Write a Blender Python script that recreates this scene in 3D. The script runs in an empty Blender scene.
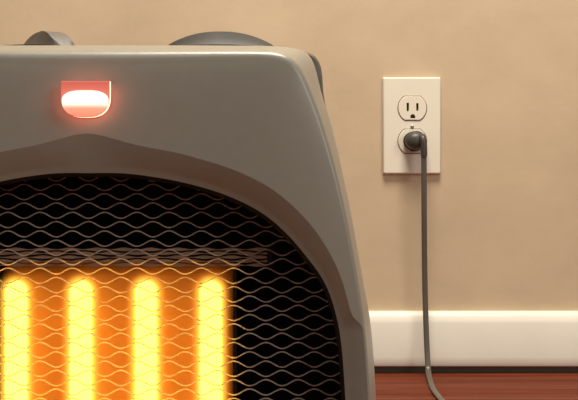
import bpy, bmesh, math, random
from mathutils import Vector, Matrix

random.seed(4)
scene = bpy.context.scene
col = scene.collection

# ------------------------------------------------------------------ camera
CAM_Z, FPX = 0.2075, 1200.0          # eye height, focal length in pixels (578 wide)
cam_data = bpy.data.cameras.new('camera')
cam_data.sensor_width = 36.0
cam_data.lens = FPX / 578.0 * 36.0
cam_data.clip_start = 0.01
cam = bpy.data.objects.new('camera', cam_data)
cam.location = (0, 0, CAM_Z)
cam.rotation_euler = (math.pi / 2, 0, 0)
col.objects.link(cam)
scene.camera = cam

# ------------------------------------------------------------------ world, lights, exposure
world = bpy.data.worlds.new('room_ambience')
scene.world = world
world.use_nodes = True
bg = world.node_tree.nodes['Background']
bg.inputs['Color'].default_value = (1.0, 0.92, 0.82, 1)
bg.inputs['Strength'].default_value = 0.38


def area(name, loc, target, sx, sy, power, color):
    l = bpy.data.lights.new(name, 'AREA')
    l.shape = 'RECTANGLE'; l.size = sx; l.size_y = sy
    l.energy = power; l.color = color
    o = bpy.data.objects.new(name, l)
    o.location = loc
    o.rotation_euler = (Vector(target) - Vector(loc)).to_track_quat('-Z', 'Y').to_euler()
    col.objects.link(o)
    return o


area('wall_side_lamp', (0.10, 0.86, 1.62), (0.05, 1.15, 0.0), 0.6, 0.45, 31, (1.0, 0.93, 0.80))
area('right_soft_light', (1.5, -0.75, 1.15), (0.0, 0.6, 0.2), 0.8, 1.1, 15, (1.0, 0.96, 0.88))  # unseen soft light, added for highlights along the heater's right edge

vs = scene.view_settings
vs.view_transform = 'Standard'
vs.look = 'None'
vs.exposure = 0.0
vs.gamma = 1.0
vs.use_curve_mapping = False

# ------------------------------------------------------------------ helpers
def px(x, y, d):
    """real position of a point measured in the photograph, once its distance is known"""
    return ((x - 289.0) * d / FPX, CAM_Z - (y - 200.0) * d / FPX)


def new_mat(name):
    m = bpy.data.materials.new(name)
    m.use_nodes = True
    nt = m.node_tree
    return m, nt, nt.nodes['Principled BSDF']


def plain(name, rgb, rough=0.5, metal=0.0, var=0.06, scale=60.0, bump=0.0, spec=0.5):
    m, nt, b = new_mat(name)
    tc = nt.nodes.new('ShaderNodeTexCoord')
    n = nt.nodes.new('ShaderNodeTexNoise')
    n.inputs['Scale'].default_value = scale
    n.inputs['Detail'].default_value = 4
    nt.links.new(tc.outputs['Object'], n.inputs['Vector'])
    r = nt.nodes.new('ShaderNodeValToRGB')
    r.color_ramp.elements[0].position = 0.3
    r.color_ramp.elements[1].position = 0.7
    r.color_ramp.elements[0].color = [c * (1 - var) for c in rgb] + [1]
    r.color_ramp.elements[1].color = [c * (1 + var) for c in rgb] + [1]
    nt.links.new(n.outputs['Fac'], r.inputs['Fac'])
    nt.links.new(r.outputs['Color'], b.inputs['Base Color'])
    b.inputs['Roughness'].default_value = rough
    b.inputs['Metallic'].default_value = metal
    b.inputs['Specular IOR Level'].default_value = spec
    if bump:
        bp = nt.nodes.new('ShaderNodeBump')
        bp.inputs['Strength'].default_value = bump
        bp.inputs['Distance'].default_value = 0.001
        nt.links.new(n.outputs['Fac'], bp.inputs['Height'])
        nt.links.new(bp.outputs['Normal'], b.inputs['Normal'])
    return m


def obj(name, verts, faces, mat, parent=None, smooth=True, angle=40):
    me = bpy.data.meshes.new(name)
    off = parent_loc(parent)
    me.from_pydata([(v[0] - off[0], v[1] - off[1], v[2] - off[2]) for v in verts], [], faces)
    bm = bmesh.new(); bm.from_mesh(me)
    bmesh.ops.remove_doubles(bm, verts=bm.verts, dist=1e-7)
    bmesh.ops.recalc_face_normals(bm, faces=bm.faces)
    bm.to_mesh(me); bm.free()
    if smooth:
        me.polygons.foreach_set('use_smooth', [True] * len(me.polygons))
        me.set_sharp_from_angle(angle=math.radians(angle))
    me.materials.append(mat)
    o = bpy.data.objects.new(name, me)
    col.objects.link(o)
    if parent:
        o.parent = parent
    return o


def parent_loc(p):
    v = Vector((0, 0, 0))
    while p:
        v += p.location
        p = p.parent
    return v


def thing(name, label, cat, loc):
    e = bpy.data.objects.new(name, None)
    e.empty_display_size = 0.05
    e.location = loc
    e['label'] = label; e['category'] = cat
    col.objects.link(e)
    return e


def box(x0, x1, y0, y1, z0, z1, bev=0.0):
    if bev <= 0:
        v = [(x, y, z) for x in (x0, x1) for y in (y0, y1) for z in (z0, z1)]
        f = [(0, 1, 3, 2), (4, 6, 7, 5), (0, 4, 5, 1), (2, 3, 7, 6), (0, 2, 6, 4), (1, 5, 7, 3)]
        return v, f
    bm = bmesh.new()
    bmesh.ops.create_cube(bm, size=1)
    for q in bm.verts:
        q.co = Vector(((x0 + x1) / 2 + q.co.x * (x1 - x0), (y0 + y1) / 2 + q.co.y * (y1 - y0), (z0 + z1) / 2 + q.co.z * (z1 - z0)))
    bmesh.ops.bevel(bm, geom=list(bm.edges), offset=bev, segments=2, affect='EDGES', profile=0.5)
    bm.verts.index_update()
    v = [tuple(q.co) for q in bm.verts]
    f = [[q.index for q in fc.verts] for fc in bm.faces]
    bm.free()
    return v, f


def rings_mesh(rings, closed=True, cap0=False, cap1=False):
    n = len(rings[0]); v = []; f = []
    for r in rings: v += list(r)
    for k in range(len(rings) - 1):
        for i in range(n if closed else n - 1):
            j = (i + 1) % n
            f.append((k * n + i, k * n + j, (k + 1) * n + j, (k + 1) * n + i))
    if cap0: f.append(tuple(range(n)))
    if cap1: f.append(tuple(range((len(rings) - 1) * n, len(rings) * n)))
    return v, f


def catmull(pts, sub=8):
    out = []
    P = [Vector(p) for p in pts]
    for i in range(len(P) - 1):
        p0 = P[max(i - 1, 0)]; p1 = P[i]; p2 = P[i + 1]; p3 = P[min(i + 2, len(P) - 1)]
        for s in range(sub):
            t = s / sub
            out.append(0.5 * ((2 * p1) + (p2 - p0) * t + (2 * p0 - 5 * p1 + 4 * p2 - p3) * t * t + (3 * p1 - p0 - 3 * p2 + p3) * t ** 3))
    out.append(P[-1])
    return out


def sweep(path, section, up=Vector((0, 1, 0)), caps=True):
    """section: list of (a, b) in the frame carried along the path"""
    rings = []
    t_prev = (path[1] - path[0]).normalized()
    nrm = (up - t_prev * up.dot(t_prev)).normalized()
    for i, p in enumerate(path):
        t = (path[min(i + 1, len(path) - 1)] - path[max(i - 1, 0)]).normalized()
        q = t_prev.rotation_difference(t)
        nrm = q @ nrm
        nrm = (nrm - t * nrm.dot(t)).normalized()
        bn = t.cross(nrm)
        sc = section(i / (len(path) - 1)) if callable(section) else section
        rings.append([tuple(p + nrm * a + bn * b) for a, b in sc])
        t_prev = t
    return rings_mesh(rings, True, caps, caps)


def circle(r, n=12, sx=1.0):
    return [(r * math.cos(2 * math.pi * i / n), r * sx * math.sin(2 * math.pi * i / n)) for i in range(n)]


def merge(*parts):
    v = []; f = []
    for pv, pf in parts:
        o = len(v); v += list(pv)
        f += [tuple(i + o for i in q) for q in pf]
    return v, f


def filled(outer, holes, y):
    """flat face in the plane y, with holes; loops are lists of (x, z)"""
    bm = bmesh.new()
    for lp in [outer] + holes:
        vs_ = [bm.verts.new((x, y, z)) for x, z in lp]
        for i in range(len(vs_)):
            bm.edges.new((vs_[i], vs_[(i + 1) % len(vs_)]))
    bmesh.ops.triangle_fill(bm, edges=list(bm.edges), use_beauty=True)
    bm.verts.index_update()
    v = [tuple(q.co) for q in bm.verts]
    f = [tuple(q.index for q in fc.verts) for fc in bm.faces]
    bm.free()
    return v, f


def lathe(prof, n, origin, axis='z'):
    rings = []
    for r, h in prof:
        ring = []
        for i in range(n):
            a = 2 * math.pi * i / n
            c, s = r * math.cos(a), r * math.sin(a)
            ring.append((origin[0] + c, origin[1] + s, origin[2] + h) if axis == 'z' else (origin[0] + c, origin[1] + h, origin[2] + s))
        rings.append(ring)
    return rings_mesh(rings, True, True, True)


# ------------------------------------------------------------------ materials
# wall: tan paint with faint mottling
M_wall, nt, b = new_mat('tan_wall_paint')
tc = nt.nodes.new('ShaderNodeTexCoord')
n1 = nt.nodes.new('ShaderNodeTexNoise'); n1.inputs['Scale'].default_value = 9; n1.inputs['Detail'].default_value = 6; n1.inputs['Roughness'].default_value = 0.6
mp = nt.nodes.new('ShaderNodeMapping'); mp.inputs['Scale'].default_value = (1.0, 1.0, 1.5)
nt.links.new(tc.outputs['Object'], mp.inputs['Vector']); nt.links.new(mp.outputs['Vector'], n1.inputs['Vector'])
rp = nt.nodes.new('ShaderNodeValToRGB')
rp.color_ramp.elements[0].position = 0.30; rp.color_ramp.elements[0].color = (0.525, 0.398, 0.260, 1)
rp.color_ramp.elements[1].position = 0.70; rp.color_ramp.elements[1].color = (0.605, 0.462, 0.305, 1)
nt.links.new(n1.outputs['Fac'], rp.inputs['Fac']); nt.links.new(rp.outputs['Color'], b.inputs['Base Color'])
b.inputs['Roughness'].default_value = 0.75; b.inputs['Specular IOR Level'].default_value = 0.25
n2 = nt.nodes.new('ShaderNodeTexNoise'); n2.inputs['Scale'].default_value = 160
nt.links.new(tc.outputs['Object'], n2.inputs['Vector'])
bp = nt.nodes.new('ShaderNodeBump'); bp.inputs['Strength'].default_value = 0.12; bp.inputs['Distance'].default_value = 0.001
nt.links.new(n2.outputs['Fac'], bp.inputs['Height']); nt.links.new(bp.outputs['Normal'], b.inputs['Normal'])

# wood planks
M_wood, nt, b = new_mat('red_brown_wood')
tc = nt.nodes.new('ShaderNodeTexCoord')
oi = nt.nodes.new('ShaderNodeObjectInfo')
mp = nt.nodes.new('ShaderNodeMapping'); mp.inputs['Scale'].default_value = (2.2, 55.0, 20.0)
ad = nt.nodes.new('ShaderNodeVectorMath'); ad.operation = 'ADD'
ml = nt.nodes.new('ShaderNodeMath'); ml.operation = 'MULTIPLY'; ml.inputs[1].default_value = 37.0
nt.links.new(oi.outputs['Random'], ml.inputs[0])
nt.links.new(tc.outputs['Object'], mp.inputs['Vector'])
nt.links.new(mp.outputs['Vector'], ad.inputs[0]); nt.links.new(ml.outputs[0], ad.inputs[1])
n1 = nt.nodes.new('ShaderNodeTexNoise'); n1.inputs['Scale'].default_value = 1.6; n1.inputs['Detail'].default_value = 6; n1.inputs['Distortion'].default_value = 0.93
nt.links.new(ad.outputs[0], n1.inputs['Vector'])
rp = nt.nodes.new('ShaderNodeValToRGB')
rp.color_ramp.elements[0].position = 0.30; rp.color_ramp.elements[0].color = (0.050, 0.009, 0.004, 1)
rp.color_ramp.elements[1].position = 0.72; rp.color_ramp.elements[1].color = (0.225, 0.046, 0.016, 1)
nt.links.new(n1.outputs['Fac'], rp.inputs['Fac']); nt.links.new(rp.outputs['Color'], b.inputs['Base Color'])
b.inputs['Roughness'].default_value = 0.55; b.inputs['Specular IOR Level'].default_value = 0.08
bp = nt.nodes.new('ShaderNodeBump'); bp.inputs['Strength'].default_value = 0.15; bp.inputs['Distance'].default_value = 0.0006
nt.links.new(n1.outputs['Fac'], bp.inputs['Height']); nt.links.new(bp.outputs['Normal'], b.inputs['Normal'])

M_subfloor = plain('dark_subfloor', (0.02, 0.012, 0.008), 0.9)
M_gap = plain('painted_gap_shadow', (0.055, 0.042, 0.032), 0.9)
M_base = plain('cream_trim_paint', (0.82, 0.77, 0.66), 0.45, var=0.03, scale=14)
M_plate = plain('ivory_plate_plastic', (0.80, 0.73, 0.60), 0.35, var=0.015, scale=30)
M_socket = plain('ivory_socket_plastic', (0.80, 0.72, 0.58), 0.35, var=0.015, scale=30)
M_hole = plain('dark_socket_hole', (0.05, 0.035, 0.025), 0.8)
M_screw = plain('dull_screw_metal', (0.45, 0.38, 0.30), 0.4, 0.6)
M_plug = plain('dark_grey_plug_rubber', (0.052, 0.044, 0.036), 0.42, var=0.1)
M_cord = plain('grey_brown_cord_vinyl', (0.088, 0.070, 0.052), 0.34, var=0.08)
M_shell = plain('warm_grey_satin_plastic', (0.285, 0.262, 0.214), 0.33, var=0.02, scale=220, bump=0.03)
M_rear = plain('dark_rear_plastic', (0.085, 0.07, 0.055), 0.45)
M_black = plain('black_inner_plastic', (0.018, 0.013, 0.011), 0.8, spec=0.08)
M_wire = plain('dull_brown_grille_wire', (0.34, 0.25, 0.19), 0.45, 0.15, var=0.08)
nt = M_wire.node_tree
tr = nt.nodes.new('ShaderNodeBsdfTranslucent'); tr.inputs['Color'].default_value = (1.0, 0.93, 0.85, 1)
mx = nt.nodes.new('ShaderNodeMixShader'); mx.inputs['Fac'].default_value = 0.93
nt.links.new(nt.nodes['Principled BSDF'].outputs[0], mx.inputs[1]); nt.links.new(tr.outputs[0], mx.inputs[2])
nt.links.new(mx.outputs[0], nt.nodes['Material Output'].inputs['Surface'])
M_knob = plain('grey_knob_plastic', (0.075, 0.062, 0.048), 0.5, var=0.03)
M_copper = plain('copper_reflector', (0.20, 0.075, 0.028), 0.55, 0.0, var=0.12, scale=45)
M_strip = plain('brown_perforated_metal', (0.24, 0.145, 0.095), 0.5, 0.2, var=0.1)
M_foot = plain('black_rubber_foot', (0.03, 0.027, 0.024), 0.8)


def emissive(name, stops, z0, z1, strength, rough=0.3):
    """glowing lens: emission colour runs with the height of the lens itself"""
    m, nt, b = new_mat(name)
    tc = nt.nodes.new('ShaderNodeTexCoord')
    sp = nt.nodes.new('ShaderNodeSeparateXYZ')
    nt.links.new(tc.outputs['Object'], sp.inputs[0])
    mr = nt.nodes.new('ShaderNodeMapRange')
    mr.inputs['From Min'].default_value = z0; mr.inputs['From Max'].default_value = z1
    nt.links.new(sp.outputs['Z'], mr.inputs['Value'])
    r = nt.nodes.new('ShaderNodeValToRGB')
    e = r.color_ramp.elements
    e[0].position, e[0].color = stops[0][0], (*stops[0][1], 1)
    e[1].position, e[1].color = stops[-1][0], (*stops[-1][1], 1)
    for p, c in stops[1:-1]:
        q = e.new(p); q.color = (*c, 1)
    nt.links.new(mr.outputs[0], r.inputs['Fac'])
    nt.links.new(r.outputs['Color'], b.inputs['Emission Color'])
    b.inputs['Emission Strength'].default_value = strength
    b.inputs['Base Color'].default_value = (0.35, 0.08, 0.06, 1)
    b.inputs['Roughness'].default_value = rough
    return m


# ------------------------------------------------------------------ the room
WALL_Y = 1.448


def structure(o, label=None):
    o['kind'] = 'structure'
    if label: o['label'] = label
    return o


structure(obj('wall_back', *box(-3, 3, WALL_Y, WALL_Y + 0.1, 0.0, 2.5), M_wall, smooth=False), 'plain tan painted wall behind the heater')

floor = structure(obj('floor', *box(-3, 3, -1.6, WALL_Y + 0.1, -0.05, -0.014), M_subfloor, smooth=False), 'red-brown wooden plank floor')
PW, PL = 0.0823, 1.25
plank_me = None
rows = int((WALL_Y + 1.6) / PW)
for r in range(rows):
    y1 = WALL_Y - r * PW
    x = -3.0 + (r * 0.47) % PL - PL
    while x < 3.0:
        a, bb = max(x, -3.0), min(x + PL, 3.0)
        if bb - a > 0.05:
            if abs(bb - a - PL) < 1e-6 and plank_me:
                o = bpy.data.objects.new('plank', plank_me); col.objects.link(o)
            else:
                o = obj('plank', *box(-(bb - a) / 2 + 0.0006, (bb - a) / 2 - 0.0006, -PW / 2 + 0.0008, PW / 2 - 0.0008, -0.014, 0.0, 0.0012), M_wood, angle=30)
                if abs(bb - a - PL) < 1e-6: plank_me = o.data
            o.location = ((a + bb) / 2, y1 - PW / 2, 0)
            o.parent = floor
        x += PL

# baseboard: eased top, rounded foot, small gap above the floor
prof = [(0.0, 0.0738), (-0.0060, 0.0736), (-0.0085, 0.0718), (-0.0108, 0.0678), (-0.0124, 0.0630),
        (-0.0130, 0.0600), (-0.0138, 0.0200), (-0.0136, 0.0130), (-0.0122, 0.0090), (-0.0090, 0.0072), (0.0, 0.0072)]
rings = [[(x, WALL_Y + y, z) for y, z in prof] for x in (-3.0, 3.0)]
structure(obj('baseboard_back', *rings_mesh(rings, True, True, True), M_base), 'cream painted baseboard along the foot of the tan wall')

structure(obj('gap_shadow_1', *box(-3, 3, WALL_Y - 0.008, WALL_Y, 0.0004, 0.0070), M_gap, smooth=False), 'dark strip painted as the shadow between baseboard and floor')  # dark brown strip stands in for the shadow in the gap

# ------------------------------------------------------------------ wall outlet
PD = WALL_Y - 0.006
ox, oz = px(412.0, 125.5, PD)
outlet = thing('wall_outlet', 'ivory duplex wall outlet with rectangular cover plate on the tan wall', 'outlet', (ox, WALL_Y, oz))


def rrect(cx, cz, w, h, r, seg=4):
    p = []
    for k, (sx, sz) in enumerate(((1, 1), (-1, 1), (-1, -1), (1, -1))):
        for i in range(seg + 1):
            a = math.pi / 2 * (k + i / seg)
            p.append((cx + sx * (w / 2 - r) + r * math.cos(a), cz + sz * (h / 2 - r) + r * math.sin(a)))
    return p


def truncated(cx, cz, R, h, n=56):
    p = []
    for i in range(n):
        a = 2 * math.pi * i / n
        p.append((cx + R * math.cos(a), cz + max(-h, min(h, R * math.sin(a)))))
    out = [p[0]]
    for q in p[1:]:
        if (q[0] - out[-1][0]) ** 2 + (q[1] - out[-1][1]) ** 2 > 1e-10: out.append(q)
    return out


U = PD / FPX                       # metres per photo pixel on the plate
c1 = px(412.3, 108.3, PD); c2 = px(412.3, 141.3, PD)
scr = px(412.2, 126.6, PD)
W_, H_ = 58.5 * U, 97.5 * U
holes = [truncated(c[0], c[1], 14.9 * U, 12.6 * U) for c in (c1, c2)]
yf = WALL_Y - 0.0062
face = filled(rrect(ox, oz, W_ - 0.0040, H_ - 0.0040, 0.001), holes, yf)
rim = rings_mesh([[(x, yf, z) for x, z in rrect(ox, oz, W_ - 0.0040, H_ - 0.0040, 0.001)],
                  [(x, yf + 0.0006, z) for x, z in rrect(ox, oz, W_ - 0.0024, H_ - 0.0024, 0.0015)],
                  [(x, yf + 0.0022, z) for x, z in rrect(ox, oz, W_ - 0.0010, H_ - 0.0010, 0.002)],
                  [(x, WALL_Y - 0.0004, z) for x, z in rrect(ox, oz, W_, H_, 0.002)]])
lips = [rings_mesh([[(x, yf, z) for x, z in h], [(x, yf + 0.004, z) for x, z in h]]) for h in holes]
obj('cover_plate', *merge(face, rim, *lips), M_plate, outlet, angle=30)
obj('backing_strap', *box(ox - 0.021, ox + 0.021, yf + 0.0038, WALL_Y - 0.0005, oz - 0.045, oz + 0.045), M_hole, outlet, smooth=False)

for c in (c1, c2):
    R, Hh = 14.2 * U, 11.9 * U
    yr = yf - 0.0011
    sl = []
    for dx, hh in ((-4.6, 4.2), (5.0, 3.8)):
        sl.append(rrect(c[0] + dx * U, c[1] + 1.3 * U, 2.3 * U, hh * 2 * U, 0.0004, 2))
    g = []
    gx, gz = c[0] + 0.4 * U, c[1] - 8.4 * U
    for i in range(13):
        a = math.pi * i / 12
        g.append((gx + 2.5 * U * math.cos(a), gz + 2.5 * U * math.sin(a)))
    g += [(gx - 2.5 * U, gz - 1.6 * U), (gx + 2.5 * U, gz - 1.6 * U)]
    sl.append(g)
    inner = truncated(c[0], c[1], R - 0.0007, Hh - 0.0007)
    outer = truncated(c[0], c[1], R, Hh)
    parts = [filled(inner, sl, yr)]
    parts += [rings_mesh([[(x, yr, z) for x, z in s], [(x, yr + 0.0038, z) for x, z in s]]) for s in sl]
    rec = obj('receptacle', *merge(*parts), M_socket, outlet, angle=30)
    nn = min(len(inner), len(outer))
    k = (R - 0.0007) / R
    ed = [[(c[0] + (x - c[0]) * k, yr, c[1] + (z - c[1]) * k) for x, z in outer],
          [(x, yr + 0.0007, z) for x, z in outer], [(x, yr + 0.0045, z) for x, z in outer]]
    obj('receptacle_edge', *rings_mesh(ed), M_socket, rec, angle=60)
    for s, nm in zip(sl, ('blade_slot', 'blade_slot', 'ground_hole')):
        obj(nm, *filled(s, [], yr + 0.0036), M_hole, rec, smooth=False)

sc = obj('screw', *lathe([(0.0022, 0.0), (0.0022, -0.0006), (0.0016, -0.0011), (0.0004, -0.0012)], 14, (scr[0], yf, scr[1]), 'y'), M_screw, outlet)
obj('screw_slot', *box(scr[0] - 0.0016, scr[0] + 0.0016, yf - 0.00135, yf - 0.0009, scr[1] - 0.0003, scr[1] + 0.0003), M_hole, sc, smooth=False)

# ------------------------------------------------------------------ power cord and plug
pc = px(415.4, 140.8, WALL_Y - 0.018)
cordroot = thing('power_cord', 'dark grey power cord plugged into the lower socket and hanging to the floor', 'power cord', (pc[0], WALL_Y - 0.0073, 0.0))
# moulded plug: broad oval head, domed front, two blades
prof = [(0.0128, 0.0), (0.0138, -0.0012), (0.0142, -0.006), (0.0141, -0.011), (0.0134, -0.0155), (0.0118, -0.0190), (0.0090, -0.0213), (0.0050, -0.0226), (0.0012, -0.0230)]
v, f = lathe(prof, 32, (0, 0, 0), 'y')
y_plug = yf - 0.0013
v = [(pc[0] + x * 0.95, y_plug + y, pc[1] + z * 0.80 + 0.02 * y) for x, y, z in v]
plug = obj('plug', v, f, M_plug, cordroot)
grip = []
for k in range(3):
    yy = y_plug - 0.006 - 0.0035 * k
    rr = [0.01445, 0.0144, 0.0140][k]
    pa = [Vector((pc[0] + rr * 0.95 * math.cos(2 * math.pi * i / 32), yy, pc[1] + rr * 0.80 * math.sin(2 * math.pi * i / 32))) for i in range(33)]
    grip.append(sweep(pa, circle(0.0005, 6)))
obj('grip_ridge', *merge(*grip), M_plug, plug)
blades = []
for s in (-1, 1):
    blades.append(box(pc[0] - 0.0022 + s * 0.0058 - 0.0007, pc[0] - 0.0022 + s * 0.0058 + 0.0007, y_plug - 0.001, y_plug + 0.0035, pc[1] - 0.0005, pc[1] + 0.0055))
obj('blade', *blades[0], M_screw, plug, smooth=False)
obj('blade', *blades[1], M_screw, plug, smooth=False)
# strain relief leaves the front of the plug at its right and turns down
def P(x, y, d):
    q = px(x, y, d); return Vector((q[0], d, q[1]))
YC = y_plug - 0.0205
sr = catmull([P(419.5, 137.5, y_plug - 0.013), P(421.8, 137.2, YC + 0.001), P(423.2, 140.0, YC - 0.003), P(423.8, 147, YC - 0.0035), P(424.0, 156, YC - 0.003)], 6)
obj('strain_relief', *sweep(sr, lambda t: circle(0.0046 - 0.0008 * t, 14, 1.0), Vector((1, 0, 0))), M_plug, plug)


def lobes(t):
    # flat two-core cable: two round cores side by side
    out = []
    for i in range(20):
        a = 2 * math.pi * i / 20
        w = 0.0033 * math.cos(a)
        h = 0.00205 * math.sin(a) * (1.0 - 0.22 * math.exp(-(w / 0.0009) ** 2))
        out.append((w, h))
    return out


FL = 0.0023
cp = [P(424.0, 152, YC - 0.003), P(424.0, 175, YC - 0.003), P(424.2, 220, YC - 0.002), P(424.6, 265, YC), P(425.4, 305, 1.419), P(426.6, 340, 1.414), P(427.6, 360, 1.408), P(428.4, 372, 1.399), P(430.0, 381, 1.370)]
z0 = cp[-1].z
flo = [(0.1572, 1.315), (0.1562, 1.262), (0.1580, 1.20), (0.167, 1.10), (0.178, 1.00), (0.195, 0.90), (0.14, 0.82), (0.07, 0.76), (0.0, 0.715), (-0.05, 0.68), (-0.0677, 0.64), (-0.0677, 0.60)]
zz = [max(FL, z0 * 0.30)] + [FL] * 20
cp += [Vector((x, y, zz[i])) for i, (x, y) in enumerate(flo)]
cp.append(Vector((-0.0677, 0.572, 0.02))); cp.append(Vector((-0.0677, 0.556, 0.03)))
for p in cp: p.z = max(p.z, FL)
cpath = catmull(cp, 8)
for p in cpath: p.z = max(p.z, FL)
obj('cable', *sweep(cpath, lobes, Vector((1, 0, 0))), M_cord, cordroot)

# ------------------------------------------------------------------ the heater
YF = 0.400                                      # front plane of the heater
AX = px(86, 0, YF)[0]                           # its vertical axis
ZC = px(0, 440, YF)[1]                          # polar centre of the contours
heater = thing('space_heater', 'warm grey portable space heater with glowing orange bars behind a wavy wire grille', 'space heater', (AX, 0.475, 0.0))
N = 480
TH = [2 * math.pi * i / N for i in range(N)]    # i = N/4 is straight up


def contour(points, d, mirror_low=False):
    """right-half outline measured at distance d, from the top of the axis to its bottom -> radius for each TH"""
    q = []
    for x, y in points:
        X, Z = px(x, y, d)
        q.append(((X - AX) if x is not None else 0.0, Z - ZC))
    q = [(0.0, q[0][1])] + q
    if mirror_low:
        q += [(x, -z) for x, z in reversed(q)]
    else:
        q.append((0.0, q[-1][1]))
    c = catmull([(a, b_, 0) for a, b_ in q], 10)
    pol = sorted((math.atan2(p.y, max(p.x, 0.0)), math.hypot(max(p.x, 0), p.y)) for p in c)
    res = []
    for t in TH:
        a = math.asin(math.sin(t))
        lo = 0
        if a <= pol[0][0]: res.append(pol[0][1]); continue
        if a >= pol[-1][0]: res.append(pol[-1][1]); continue
        while pol[lo + 1][0] < a: lo += 1
        (a0, r0), (a1, r1) = pol[lo], pol[lo + 1]
        res.append(r0 + (r1 - r0) * (a - a0) / max(a1 - a0, 1e-9))
    return res


def smooth_r(r, k=2):
    for _ in range(k):
        r = [(r[i - 1] + 2 * r[i] + r[(i + 1) % N]) / 4 for i in range(N)]
    return r


Y_S, Y_G, Y_D = 0.440, 0.4072, 0.465
O_pts = [(150, 49.8), (220, 49.8), (262, 50.3), (276, 51.5), (287, 55), (296, 61.5), (303, 72), (311, 90.5), (320, 114), (331, 150), (339, 181), (347, 217), (353.5, 252), (359.5, 288), (364.5, 322), (368, 360), (370.5, 400),
         (372, 450), (373, 520), (373, 600), (371.5, 690), (366, 752), (351, 781), (320, 792), (200, 794)]
S_pts = [(160, 46.8), (230, 46.8), (272, 47.2), (294, 48.2), (305, 51.2), (311.5, 57), (316.5, 72), (321.8, 95), (329.5, 118), (337, 149), (343, 179), (349.5, 211), (355.5, 246), (361.5, 280), (366.8, 305), (370.5, 330), (373, 365), (374.8, 400),
         (376, 450), (377, 520), (376, 610), (373, 690), (362, 726), (335, 742), (200, 745)]
D_pts = [(170, 53), (270, 53), (301, 53.6), (310.5, 55.6), (316.5, 60), (320.7, 68), (322.3, 80), (321.8, 92), (326, 112), (333, 140), (340, 176), (347, 212), (353, 248), (360, 290), (366, 330), (370, 400),
         (371, 460), (371, 550), (368, 650), (358, 695), (330, 708), (200, 710)]
A_pts = [(86.5, 133), (100, 135), (118, 140), (137, 145), (160, 149.5), (182, 154), (200, 159), (220, 165), (242, 173.3), (269, 187.2), (294, 207), (316, 231.5), (333, 259), (343, 283), (349, 305), (353, 316.5), (359, 323), (366.5, 331)]
G_pts = [(120, 175), (145, 177.5), (172, 182), (200, 188.5), (231, 199), (262, 215), (287, 236.5), (306, 259), (318, 275), (327, 292), (335, 318), (340, 349), (343.5, 400), (344.3, 435)]

rO = smooth_r(contour(O_pts, YF + 0.0035))
rS = smooth_r(contour(S_pts, Y_S))
rD = smooth_r(contour(D_pts, Y_D))
rG = smooth_r(contour(G_pts, Y_G, True), 4)
# the arch of the panel: only above its tip
qa = [(px(x, y, YF)[0] - AX, px(x, y, YF)[1] - ZC) for x, y in A_pts]
qa[0] = (0.0, qa[0][1])
dense = catmull([(a, b_, 0) for a, b_ in qa], 10)
pol = sorted((math.atan2(p.y, max(p.x, 0)), math.hypot(p.x, p.y)) for p in dense)
rA = []
for i, t in enumerate(TH):
    a = math.asin(math.sin(t))
    if a <= pol[0][0]: rA.append(rO[i] - 0.0009); continue
    lo = 0
    while lo < len(pol) - 2 and pol[lo + 1][0] < a: lo += 1
    (a0, r0), (a1, r1) = pol[lo], pol[lo + 1]
    rA.append(min(r0 + (r1 - r0) * (a - a0) / max(a1 - a0, 1e-9), rO[i] - 0.0009))


def ring(r, y):
    """r: radii, y: a depth or one for each angle"""
    return [(AX + r[i] * math.cos(TH[i]), y[i] if isinstance(y, list) else y, ZC + r[i] * math.sin(TH[i])) for i in range(N)]


def panel_y(s, i):
    up = max(0.0, math.sin(TH[i]))
    return YF + 0.0034 * (1 - up ** 4) * math.exp(-s / 0.018) + up ** 4 * (0.0042 * math.exp(-s / 0.010) + 0.0035 * math.exp(-s / 0.03))


rings = []
for k in range(15):
    t = k / 14.0
    t = 1 - (1 - t) ** 1.7
    rr = [rA[i] + (rO[i] - 0.0011 - 0.0035 * max(0.0, math.sin(TH[i])) ** 6 - rA[i]) * t if rO[i] - rA[i] > 0.0013 else rA[i] + 0.00002 * k for i in range(N)]
    rings.append(ring(rr, [panel_y(rO[i] - rr[i], i) for i in range(N)]))
last = rings[-1]
r_last = [math.hypot(p[0] - AX, p[2] - ZC) for p in last]
y_last = [p[1] for p in last]
# rounded crease: quadratic bend from the panel edge to the flared side
bend = []
for i in range(N):
    up = max(0.0, math.sin(TH[i])) ** 6
    e = 0.0016 + 0.004 * up
    p0 = Vector((r_last[i], y_last[i])); p1 = Vector((rO[i], y_last[i] + 0.0004))
    side = (Vector((rS[i], Y_S)) - p1).normalized()
    p2 = p1 + side * e
    bend.append((p0, p1, p2))
for k in range(1, 6):
    t = k / 5
    q = [p0 * (1 - t) ** 2 + p1 * 2 * t * (1 - t) + p2 * t * t for p0, p1, p2 in bend]
    rings.append(ring([a.x for a in q], [a.y for a in q]))
for k in range(1, 9):
    t = k / 8
    q = []
    for i in range(N):
        p2 = bend[i][2]; s_ = Vector((rS[i], Y_S))
        a = p2.lerp(s_, t)
        a.x += 0.0010 * math.sin(math.pi * t)
        q.append(a)
    rings.append(ring([a.x for a in q], [a.y for a in q]))
rings.append(ring([r - 0.0003 for r in rS], Y_S + 0.004))
rings.append(ring([r - 0.0012 for r in rS], Y_S + 0.0075))
rings.append(ring([r - 0.0055 for r in rS], Y_S + 0.0085))
obj('front_shell', *rings_mesh(rings), M_shell, heater, angle=50)

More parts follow.
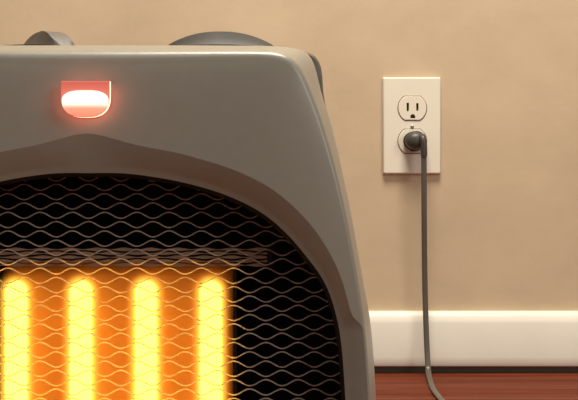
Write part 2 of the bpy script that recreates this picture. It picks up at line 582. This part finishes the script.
# dished surround between the panel's arch and the grille opening
yA = [p[1] for p in ring(rA, [panel_y(rO[i] - rA[i], i) for i in range(N)])]
rings = []
for k in range(9):
    t = k / 8
    rings.append(ring([rA[i] + (rG[i] + 0.0022 - rA[i]) * t for i in range(N)],
                      [yA[i] + (Y_G - 0.0012 - yA[i]) * (0.8 * t + 0.2 * t * t) for i in range(N)]))
def edge(k):                                     # rolled edge of the opening
    a_ = math.radians(30 + 60 * k / 6)
    return ring([r - 0.0008 + 0.0030 * (1 - math.sin(a_)) / 0.5 for r in rG], Y_G - 0.0012 + 0.0030 * (math.cos(math.radians(30)) - math.cos(a_)))
rings += [edge(1), edge(2)]
obj('grille_surround', *rings_mesh(rings), M_shell, heater, angle=50)
rings = [edge(k) for k in (2, 3, 4, 5, 6)] + [ring([r - 0.0006 for r in rG], Y_G + 0.003),
         ring([r + 0.002 for r in rG], Y_G + 0.006), ring([r + 0.0035 for r in rG], Y_G + 0.012), ring([r + 0.0035 for r in rG], 0.500)]
obj('inner_wall', *rings_mesh(rings), M_black, heater)  # black on the rolled edge paints in the shade around the opening

# dark rear housing
rings = []
for y, dr in ((0.452, -0.006), (0.4535, -0.001), (0.456, 0.0), (0.465, 0.0), (0.50, 0.0), (0.535, -0.002), (0.550, -0.006), (0.556, -0.012)):
    rings.append(ring([max(r + dr - (0.0 if y <= 0.466 else (y - 0.465) * 0.03), 0.02) for r in rD], y))
obj('rear_housing', *rings_mesh(rings, True, False, True), M_rear, heater, angle=35)

# base plinth and feet
zb = min(p[2] for p in ring(rS, Y_S))
obj('base', *box(AX - 0.078, AX + 0.078, 0.418, 0.545, 0.004, max(zb, 0.006) + 0.012, 0.002), M_rear, heater)
for sx in (-1, 1):
    for yy in (0.432, 0.528):
        obj('foot', *lathe([(0.009, 0.0), (0.0095, 0.001), (0.009, 0.005)], 20, (AX + sx * 0.062, yy, 0.0)), M_foot, heater)

# ---- grille of wavy wires
Y_W = 0.4205
grille = bpy.data.objects.new('grille', None); col.objects.link(grille)
grille.parent = heater; grille.location = (0, Y_W - 0.475, 0)
UW = Y_W / FPX
WL, AMP = 32.25 * UW, 3.05 * UW
xph = px(7.9, 0, Y_W)[0]
k = -7
while True:
    yc = 233.9 + 9.3 * k
    if yc > 700: break
    z = px(0, yc, Y_W)[1]
    # where this row meets the opening (2.5 mm hidden behind the surround)
    half = 0.0
    for i in range(N):
        if math.cos(TH[i]) > 0:
            zz_ = ZC + (rG[i] + 0.0022) * math.sin(TH[i])
            j = (i + 1) % N
            zj = ZC + (rG[j] + 0.0022) * math.sin(TH[j])
            if (zz_ - z) * (zj - z) <= 0:
                half = max(half, (rG[i] + 0.0022) * math.cos(TH[i]))
    if half > 0.006:
        ph = xph + (WL / 2 if k % 2 else 0)
        n = int(2 * half / (WL / 14))
        path = []
        for i in range(n + 1):
            x = AX - half + 2 * half * i / n
            path.append(Vector((x, Y_W, z + AMP * math.cos(2 * math.pi * (x - ph) / WL))))
        obj('wire', *sweep(path, circle(0.00026, 6)), M_wire, grille)
    k += 1

# ---- heating element behind the grille
def lx(x, d): return px(x, 0, d)[0]
Y_B = YF * 203.0 / (289 - 113.5)                # bars: four, centred on the axis at this depth
Y_R, Y_X = Y_B + 0.0100, Y_B - 0.009             # reflector plate behind the bars, plane of the strip above them
elem = bpy.data.objects.new('heating_element', None); col.objects.link(elem)
elem.parent = heater; elem.location = (0, Y_R - 0.475, 0)
# copper reflector: flat in the middle, its edges rolled back
hx, rx, zt_, zb_ = 0.0375, 0.0105, px(0, 277, Y_R)[1], 0.066
xs = [-hx - rx * math.sin(a) for a in [math.pi / 2 * (1 - i / 8) for i in range(8)]] + [-hx + 2 * hx * i / 16 for i in range(17)] + [hx + rx * math.sin(math.pi / 2 * i / 8) for i in range(1, 9)]
def roll(e): return rx - math.sqrt(max(0.0, rx * rx - e * e))
zs = [zb_ - rx * math.sin(math.pi / 2 * (1 - i / 8)) for i in range(8)] + [zb_ + (zt_ - zb_) * i / 16 for i in range(17)] + [zt_ + rx * math.sin(math.pi / 2 * i / 8) for i in range(1, 9)]
rg = []
for z in zs:
    ez = max(0.0, z - zt_, zb_ - z)
    rg.append([(AX + x, Y_R + roll(max(0.0, abs(x) - hx)) + roll(ez), z) for x in xs])
obj('reflector', *rings_mesh(rg, False), M_copper, elem)
# black baffles around the reflector, added to keep the bars' light off outer wires
zbf = px(0, 262, 0.4238)[1]
for s in (-1, 1):
    obj('added_baffle', *box(AX + s * 0.0485 - 0.0006, AX + s * 0.0485 + 0.0006, 0.4238, 0.498, 0.056, zbf), M_black, elem, smooth=False)
obj('added_baffle', *box(AX - 0.0485, AX + 0.0485, 0.4238, 0.498, zbf, zbf + 0.001), M_black, elem, smooth=False)
# black panel at the back of the cavity
big = [(AX + (rG[i] + 0.003) * math.cos(TH[i]), ZC + (rG[i] + 0.003) * math.sin(TH[i])) for i in range(0, N, 4)]
obj('inner_panel', *filled(big, [], 0.4985), M_black, heater, smooth=False)

# perforated strip above the bars: rows of flat wavy ribs with lens-shaped gaps
Y_P = 0.4222
UP = Y_P / FPX
sh = (267 - 289) * UP - AX
for r in range(5):
    yc = 249.5 + 3.9 * r
    z = px(0, yc, Y_P)[1]
    n = 150
    fr, bk = [], []
    rows_ = [[], [], [], []]
    for i in range(n + 1):
        x = AX - sh + 2 * sh * i / n
        w = math.cos(2 * math.pi * (x - AX) / (27.0 * UP) + math.pi * r)
        zc_ = z + 0.15 * UP * w
        th = (0.3 + 1.45 * max(0.0, 0.5 + 0.5 * w)) * UP
        rows_[0].append((x, Y_P, zc_ + th)); rows_[1].append((x, Y_P, zc_ - th))
        rows_[2].append((x, Y_P + 0.0008, zc_ - th)); rows_[3].append((x, Y_P + 0.0008, zc_ + th))
    ringsx = [[rows_[q][i] for q in range(4)] for i in range(n + 1)]
    obj('strip_rib', *rings_mesh(ringsx, True, True, True), M_strip, elem, smooth=False)
for s in (-1, 1):
    zt, zl = px(0, 247.5, Y_P)[1], px(0, 267.5, Y_P)[1]
    obj('strip_bracket', *box(AX + s * (sh + 0.001) - 0.001, AX + s * (sh + 0.001) + 0.001, Y_P, Y_P + 0.001, zl, zt), M_black, elem, smooth=False)

# glowing bars: a yellow-hot rod inside an added volume that imitates bloom
M_bar, nt, b = new_mat('yellow_hot_bar')
b.inputs['Base Color'].default_value = (0.4, 0.2, 0.05, 1)
b.inputs['Emission Color'].default_value = (1.0, 0.52, 0.034, 1)
b.inputs['Emission Strength'].default_value = 8.0

ZT, ZB = px(0, 281, Y_B)[1], 0.064
RB = 10.5 * Y_B / FPX
RS_ = 24.0 * Y_B / FPX
M_glow = bpy.data.materials.new('bar_bloom_volume')
M_glow.use_nodes = True
nt = M_glow.node_tree
for n_ in list(nt.nodes): nt.nodes.remove(n_)
out = nt.nodes.new('ShaderNodeOutputMaterial')
em = nt.nodes.new('ShaderNodeEmission'); em.inputs['Color'].default_value = (1.0, 0.46, 0.05, 1)
tc = nt.nodes.new('ShaderNodeTexCoord')
sp = nt.nodes.new('ShaderNodeSeparateXYZ'); nt.links.new(tc.outputs['Object'], sp.inputs[0])
half_len = (ZT - ZB) / 2


def mth(op, a, b_=None):
    q = nt.nodes.new('ShaderNodeMath'); q.operation = op
    for i, s in enumerate((a, b_)):
        if s is None: continue
        if isinstance(s, (int, float)): q.inputs[i].default_value = s
        else: nt.links.new(s, q.inputs[i])
    return q.outputs[0]


az = mth('MAXIMUM', mth('SUBTRACT', mth('ABSOLUTE', sp.outputs['Z']), half_len - RB), 0.0)
d2 = mth('ADD', mth('ADD', mth('MULTIPLY', sp.outputs['X'], sp.outputs['X']), mth('MULTIPLY', sp.outputs['Y'], sp.outputs['Y'])), mth('MULTIPLY', az, az))
fall = mth('MAXIMUM', mth('SUBTRACT', 1.0, mth('DIVIDE', mth('SQRT', d2), RS_)), 0.0)
nt.links.new(mth('MULTIPLY', mth('POWER', fall, 3.4), 2600.0), em.inputs['Strength'])
nt.links.new(em.outputs[0], out.inputs['Volume'])


def capsule(r, h, seg=20, cap=6):
    prof = []
    for i in range(cap + 1):
        a = math.pi / 2 * i / cap
        prof.append((max(r * math.sin(a), 1e-5), -h + r - r * math.cos(a)))
    for i in range(cap + 1):
        a = math.pi / 2 * (1 - i / cap)
        prof.append((max(r * math.sin(a), 1e-5), h - r + r * math.cos(a)))
    return lathe(prof, seg, (0, 0, 0))


bar_v, bar_f = capsule(RB, half_len)
gl_v, gl_f = capsule(RS_ * 0.98, half_len + RS_ - RB)
bar0 = None
for xp in (16, 81, 146, 211):
    X = lx(xp, Y_B)
    if bar0 is None:
        bar0 = obj('heating_bar', bar_v, bar_f, M_bar); gl0 = obj('bar_bloom', gl_v, gl_f, M_glow)
        bar, gl = bar0, gl0
    else:
        bar = bar0.copy(); gl = gl0.copy(); col.objects.link(bar); col.objects.link(gl)
    bar.parent = elem; gl.parent = bar; gl.location = (0, 0, 0)
    bar.location = (X - AX, Y_B - Y_R, (ZT + ZB) / 2)

# ---- indicator lamp on the front panel
ind = bpy.data.objects.new('indicator_lamp', None); col.objects.link(ind)
izc = px(0, 99.5, YF)[1]
ind.parent = heater; ind.location = (0, YF - 0.475, izc)


def dshape(k=1.0, dz=0.0, top=81.5, bot=117.5, hwid=24.3, low=97, cy=99.5):
    p = []
    u = YF / FPX
    pts = [(-hwid, top), (hwid, top)]
    for i in range(0, 25):
        a = math.pi * i / 24
        ca, sa = math.cos(a), math.sin(a)
        pts.append((hwid * math.copysign(abs(ca) ** 0.72, ca), low + (bot - low) * sa ** 0.85 if sa > 0 else low))
    return [(AX + x * k * u, izc - (y - cy) * k * u + dz) for x, y in pts]


def lens_rings(fn, ks):
    return [[(x, YF + y, z) for x, z in fn(k)] for k, y in ks]


M_red = emissive('red_lit_plastic', [(0.0, (0.9, 0.22, 0.14)), (0.5, (0.95, 0.25, 0.16)), (1.0, (0.62, 0.12, 0.09))], -0.006, 0.006, 0.80, 0.9)
M_lens = emissive('white_hot_indicator_lens', [(0.0, (0.72, 0.22, 0.13)), (0.30, (0.75, 0.30, 0.18)), (0.46, (1.0, 0.80, 0.66)), (0.80, (1.0, 0.95, 0.88)), (1.0, (1.0, 0.6, 0.45))], -0.0058, 0.0030, 1.35)
M_rim = emissive('red_lamp_rim', [(0.0, (1.0, 0.30, 0.20)), (1.0, (1.0, 0.26, 0.17))], -0.006, 0.006, 5.0, 0.9)
obj('lamp_rim', *rings_mesh(lens_rings(dshape, [(1.0, 0.001), (1.0, -0.0014)])), M_rim, ind)
obj('indicator_housing', *rings_mesh(lens_rings(dshape, [(1.0, -0.0014), (0.96, -0.0017), (0.80, -0.0018), (0.4, -0.0018)]), True, False, True), M_red, ind, angle=35)


def window(k):
    p = []
    u = YF / FPX
    for i in range(40):
        a = 2 * math.pi * i / 40
        ca, sa = math.cos(a), math.sin(a)
        x = 23.4 * math.copysign(abs(ca) ** 0.7, ca)
        y = -10.5 * abs(sa) ** 0.9 if sa > 0 else 15.5 * abs(sa) ** 0.85
        p.append((AX + x * k * u, izc - (y * k + 1.5) * u))
    return p


obj('lens', *rings_mesh(lens_rings(window, [(1.0, -0.0015), (0.985, -0.0022), (0.90, -0.0030), (0.7, -0.0037), (0.4, -0.0041), (0.1, -0.0042)]), True, False, True), M_lens, ind, angle=60)

# ---- two dial knobs on the top
Y_K = 0.500
ztop_body = ZC + max(rD[N // 4 - 20:N // 4 + 20]) - 0.0012
for xp, ang in ((45.5, math.radians(120)), (221, math.radians(3))):
    kx = lx(xp, Y_K)
    kn = bpy.data.objects.new('knob', None); col.objects.link(kn)
    kn.parent = heater; kn.location = (kx - AX, Y_K - 0.475, ztop_body)
    zd = px(0, 43.6, Y_K - 0.025)[1] - ztop_body
    hg = px(0, 31.0, Y_K)[1] - ztop_body - zd
    prof = [(0.0255, -0.002), (0.0258, zd * 0.7), (0.0252, zd - 0.0009), (0.018, zd - 0.0003), (0.001, zd)]
    v, f = lathe(prof, 48, (0, 0, 0))
    obj('dial_disc', v, f, M_knob).parent = kn
    # raised grip: a half-moon ridge with hollowed flanks, broad flat crown
    L, rr_ = 0.0258, []
    for i in range(33):
        u = -1 + 2 * i / 32
        h = hg * max(0.0, 1 - abs(u) ** 2.2)
        wb = 0.0098 * math.sqrt(max(0.0, 1 - (u * 0.97) ** 2)) + 0.0006
        wt = 0.0030 + 0.0016 * abs(u)
        wt = min(wt, wb * 0.6)
        sec = []
        for j in range(13):
            s = -1 + 2 * j / 12
            if abs(s) < 0.34:
                yy = wt * s / 0.34; z_ = h
            else:
                q = (abs(s) - 0.34) / 0.66
                yy = math.copysign(wt + (wb - wt) * q, s); z_ = h * (1 - q) ** 1.5
            sec.append((L * u, yy, zd - 0.0006 + z_))
        rr_.append(sec)
    v, f = rings_mesh(rr_, False)
    ca, sa = math.cos(ang), math.sin(ang)
    v = [(x * ca - y * sa, x * sa + y * ca, z) for x, y, z in v]
    obj('grip_ridge', v, f, M_knob, angle=38).parent = kn
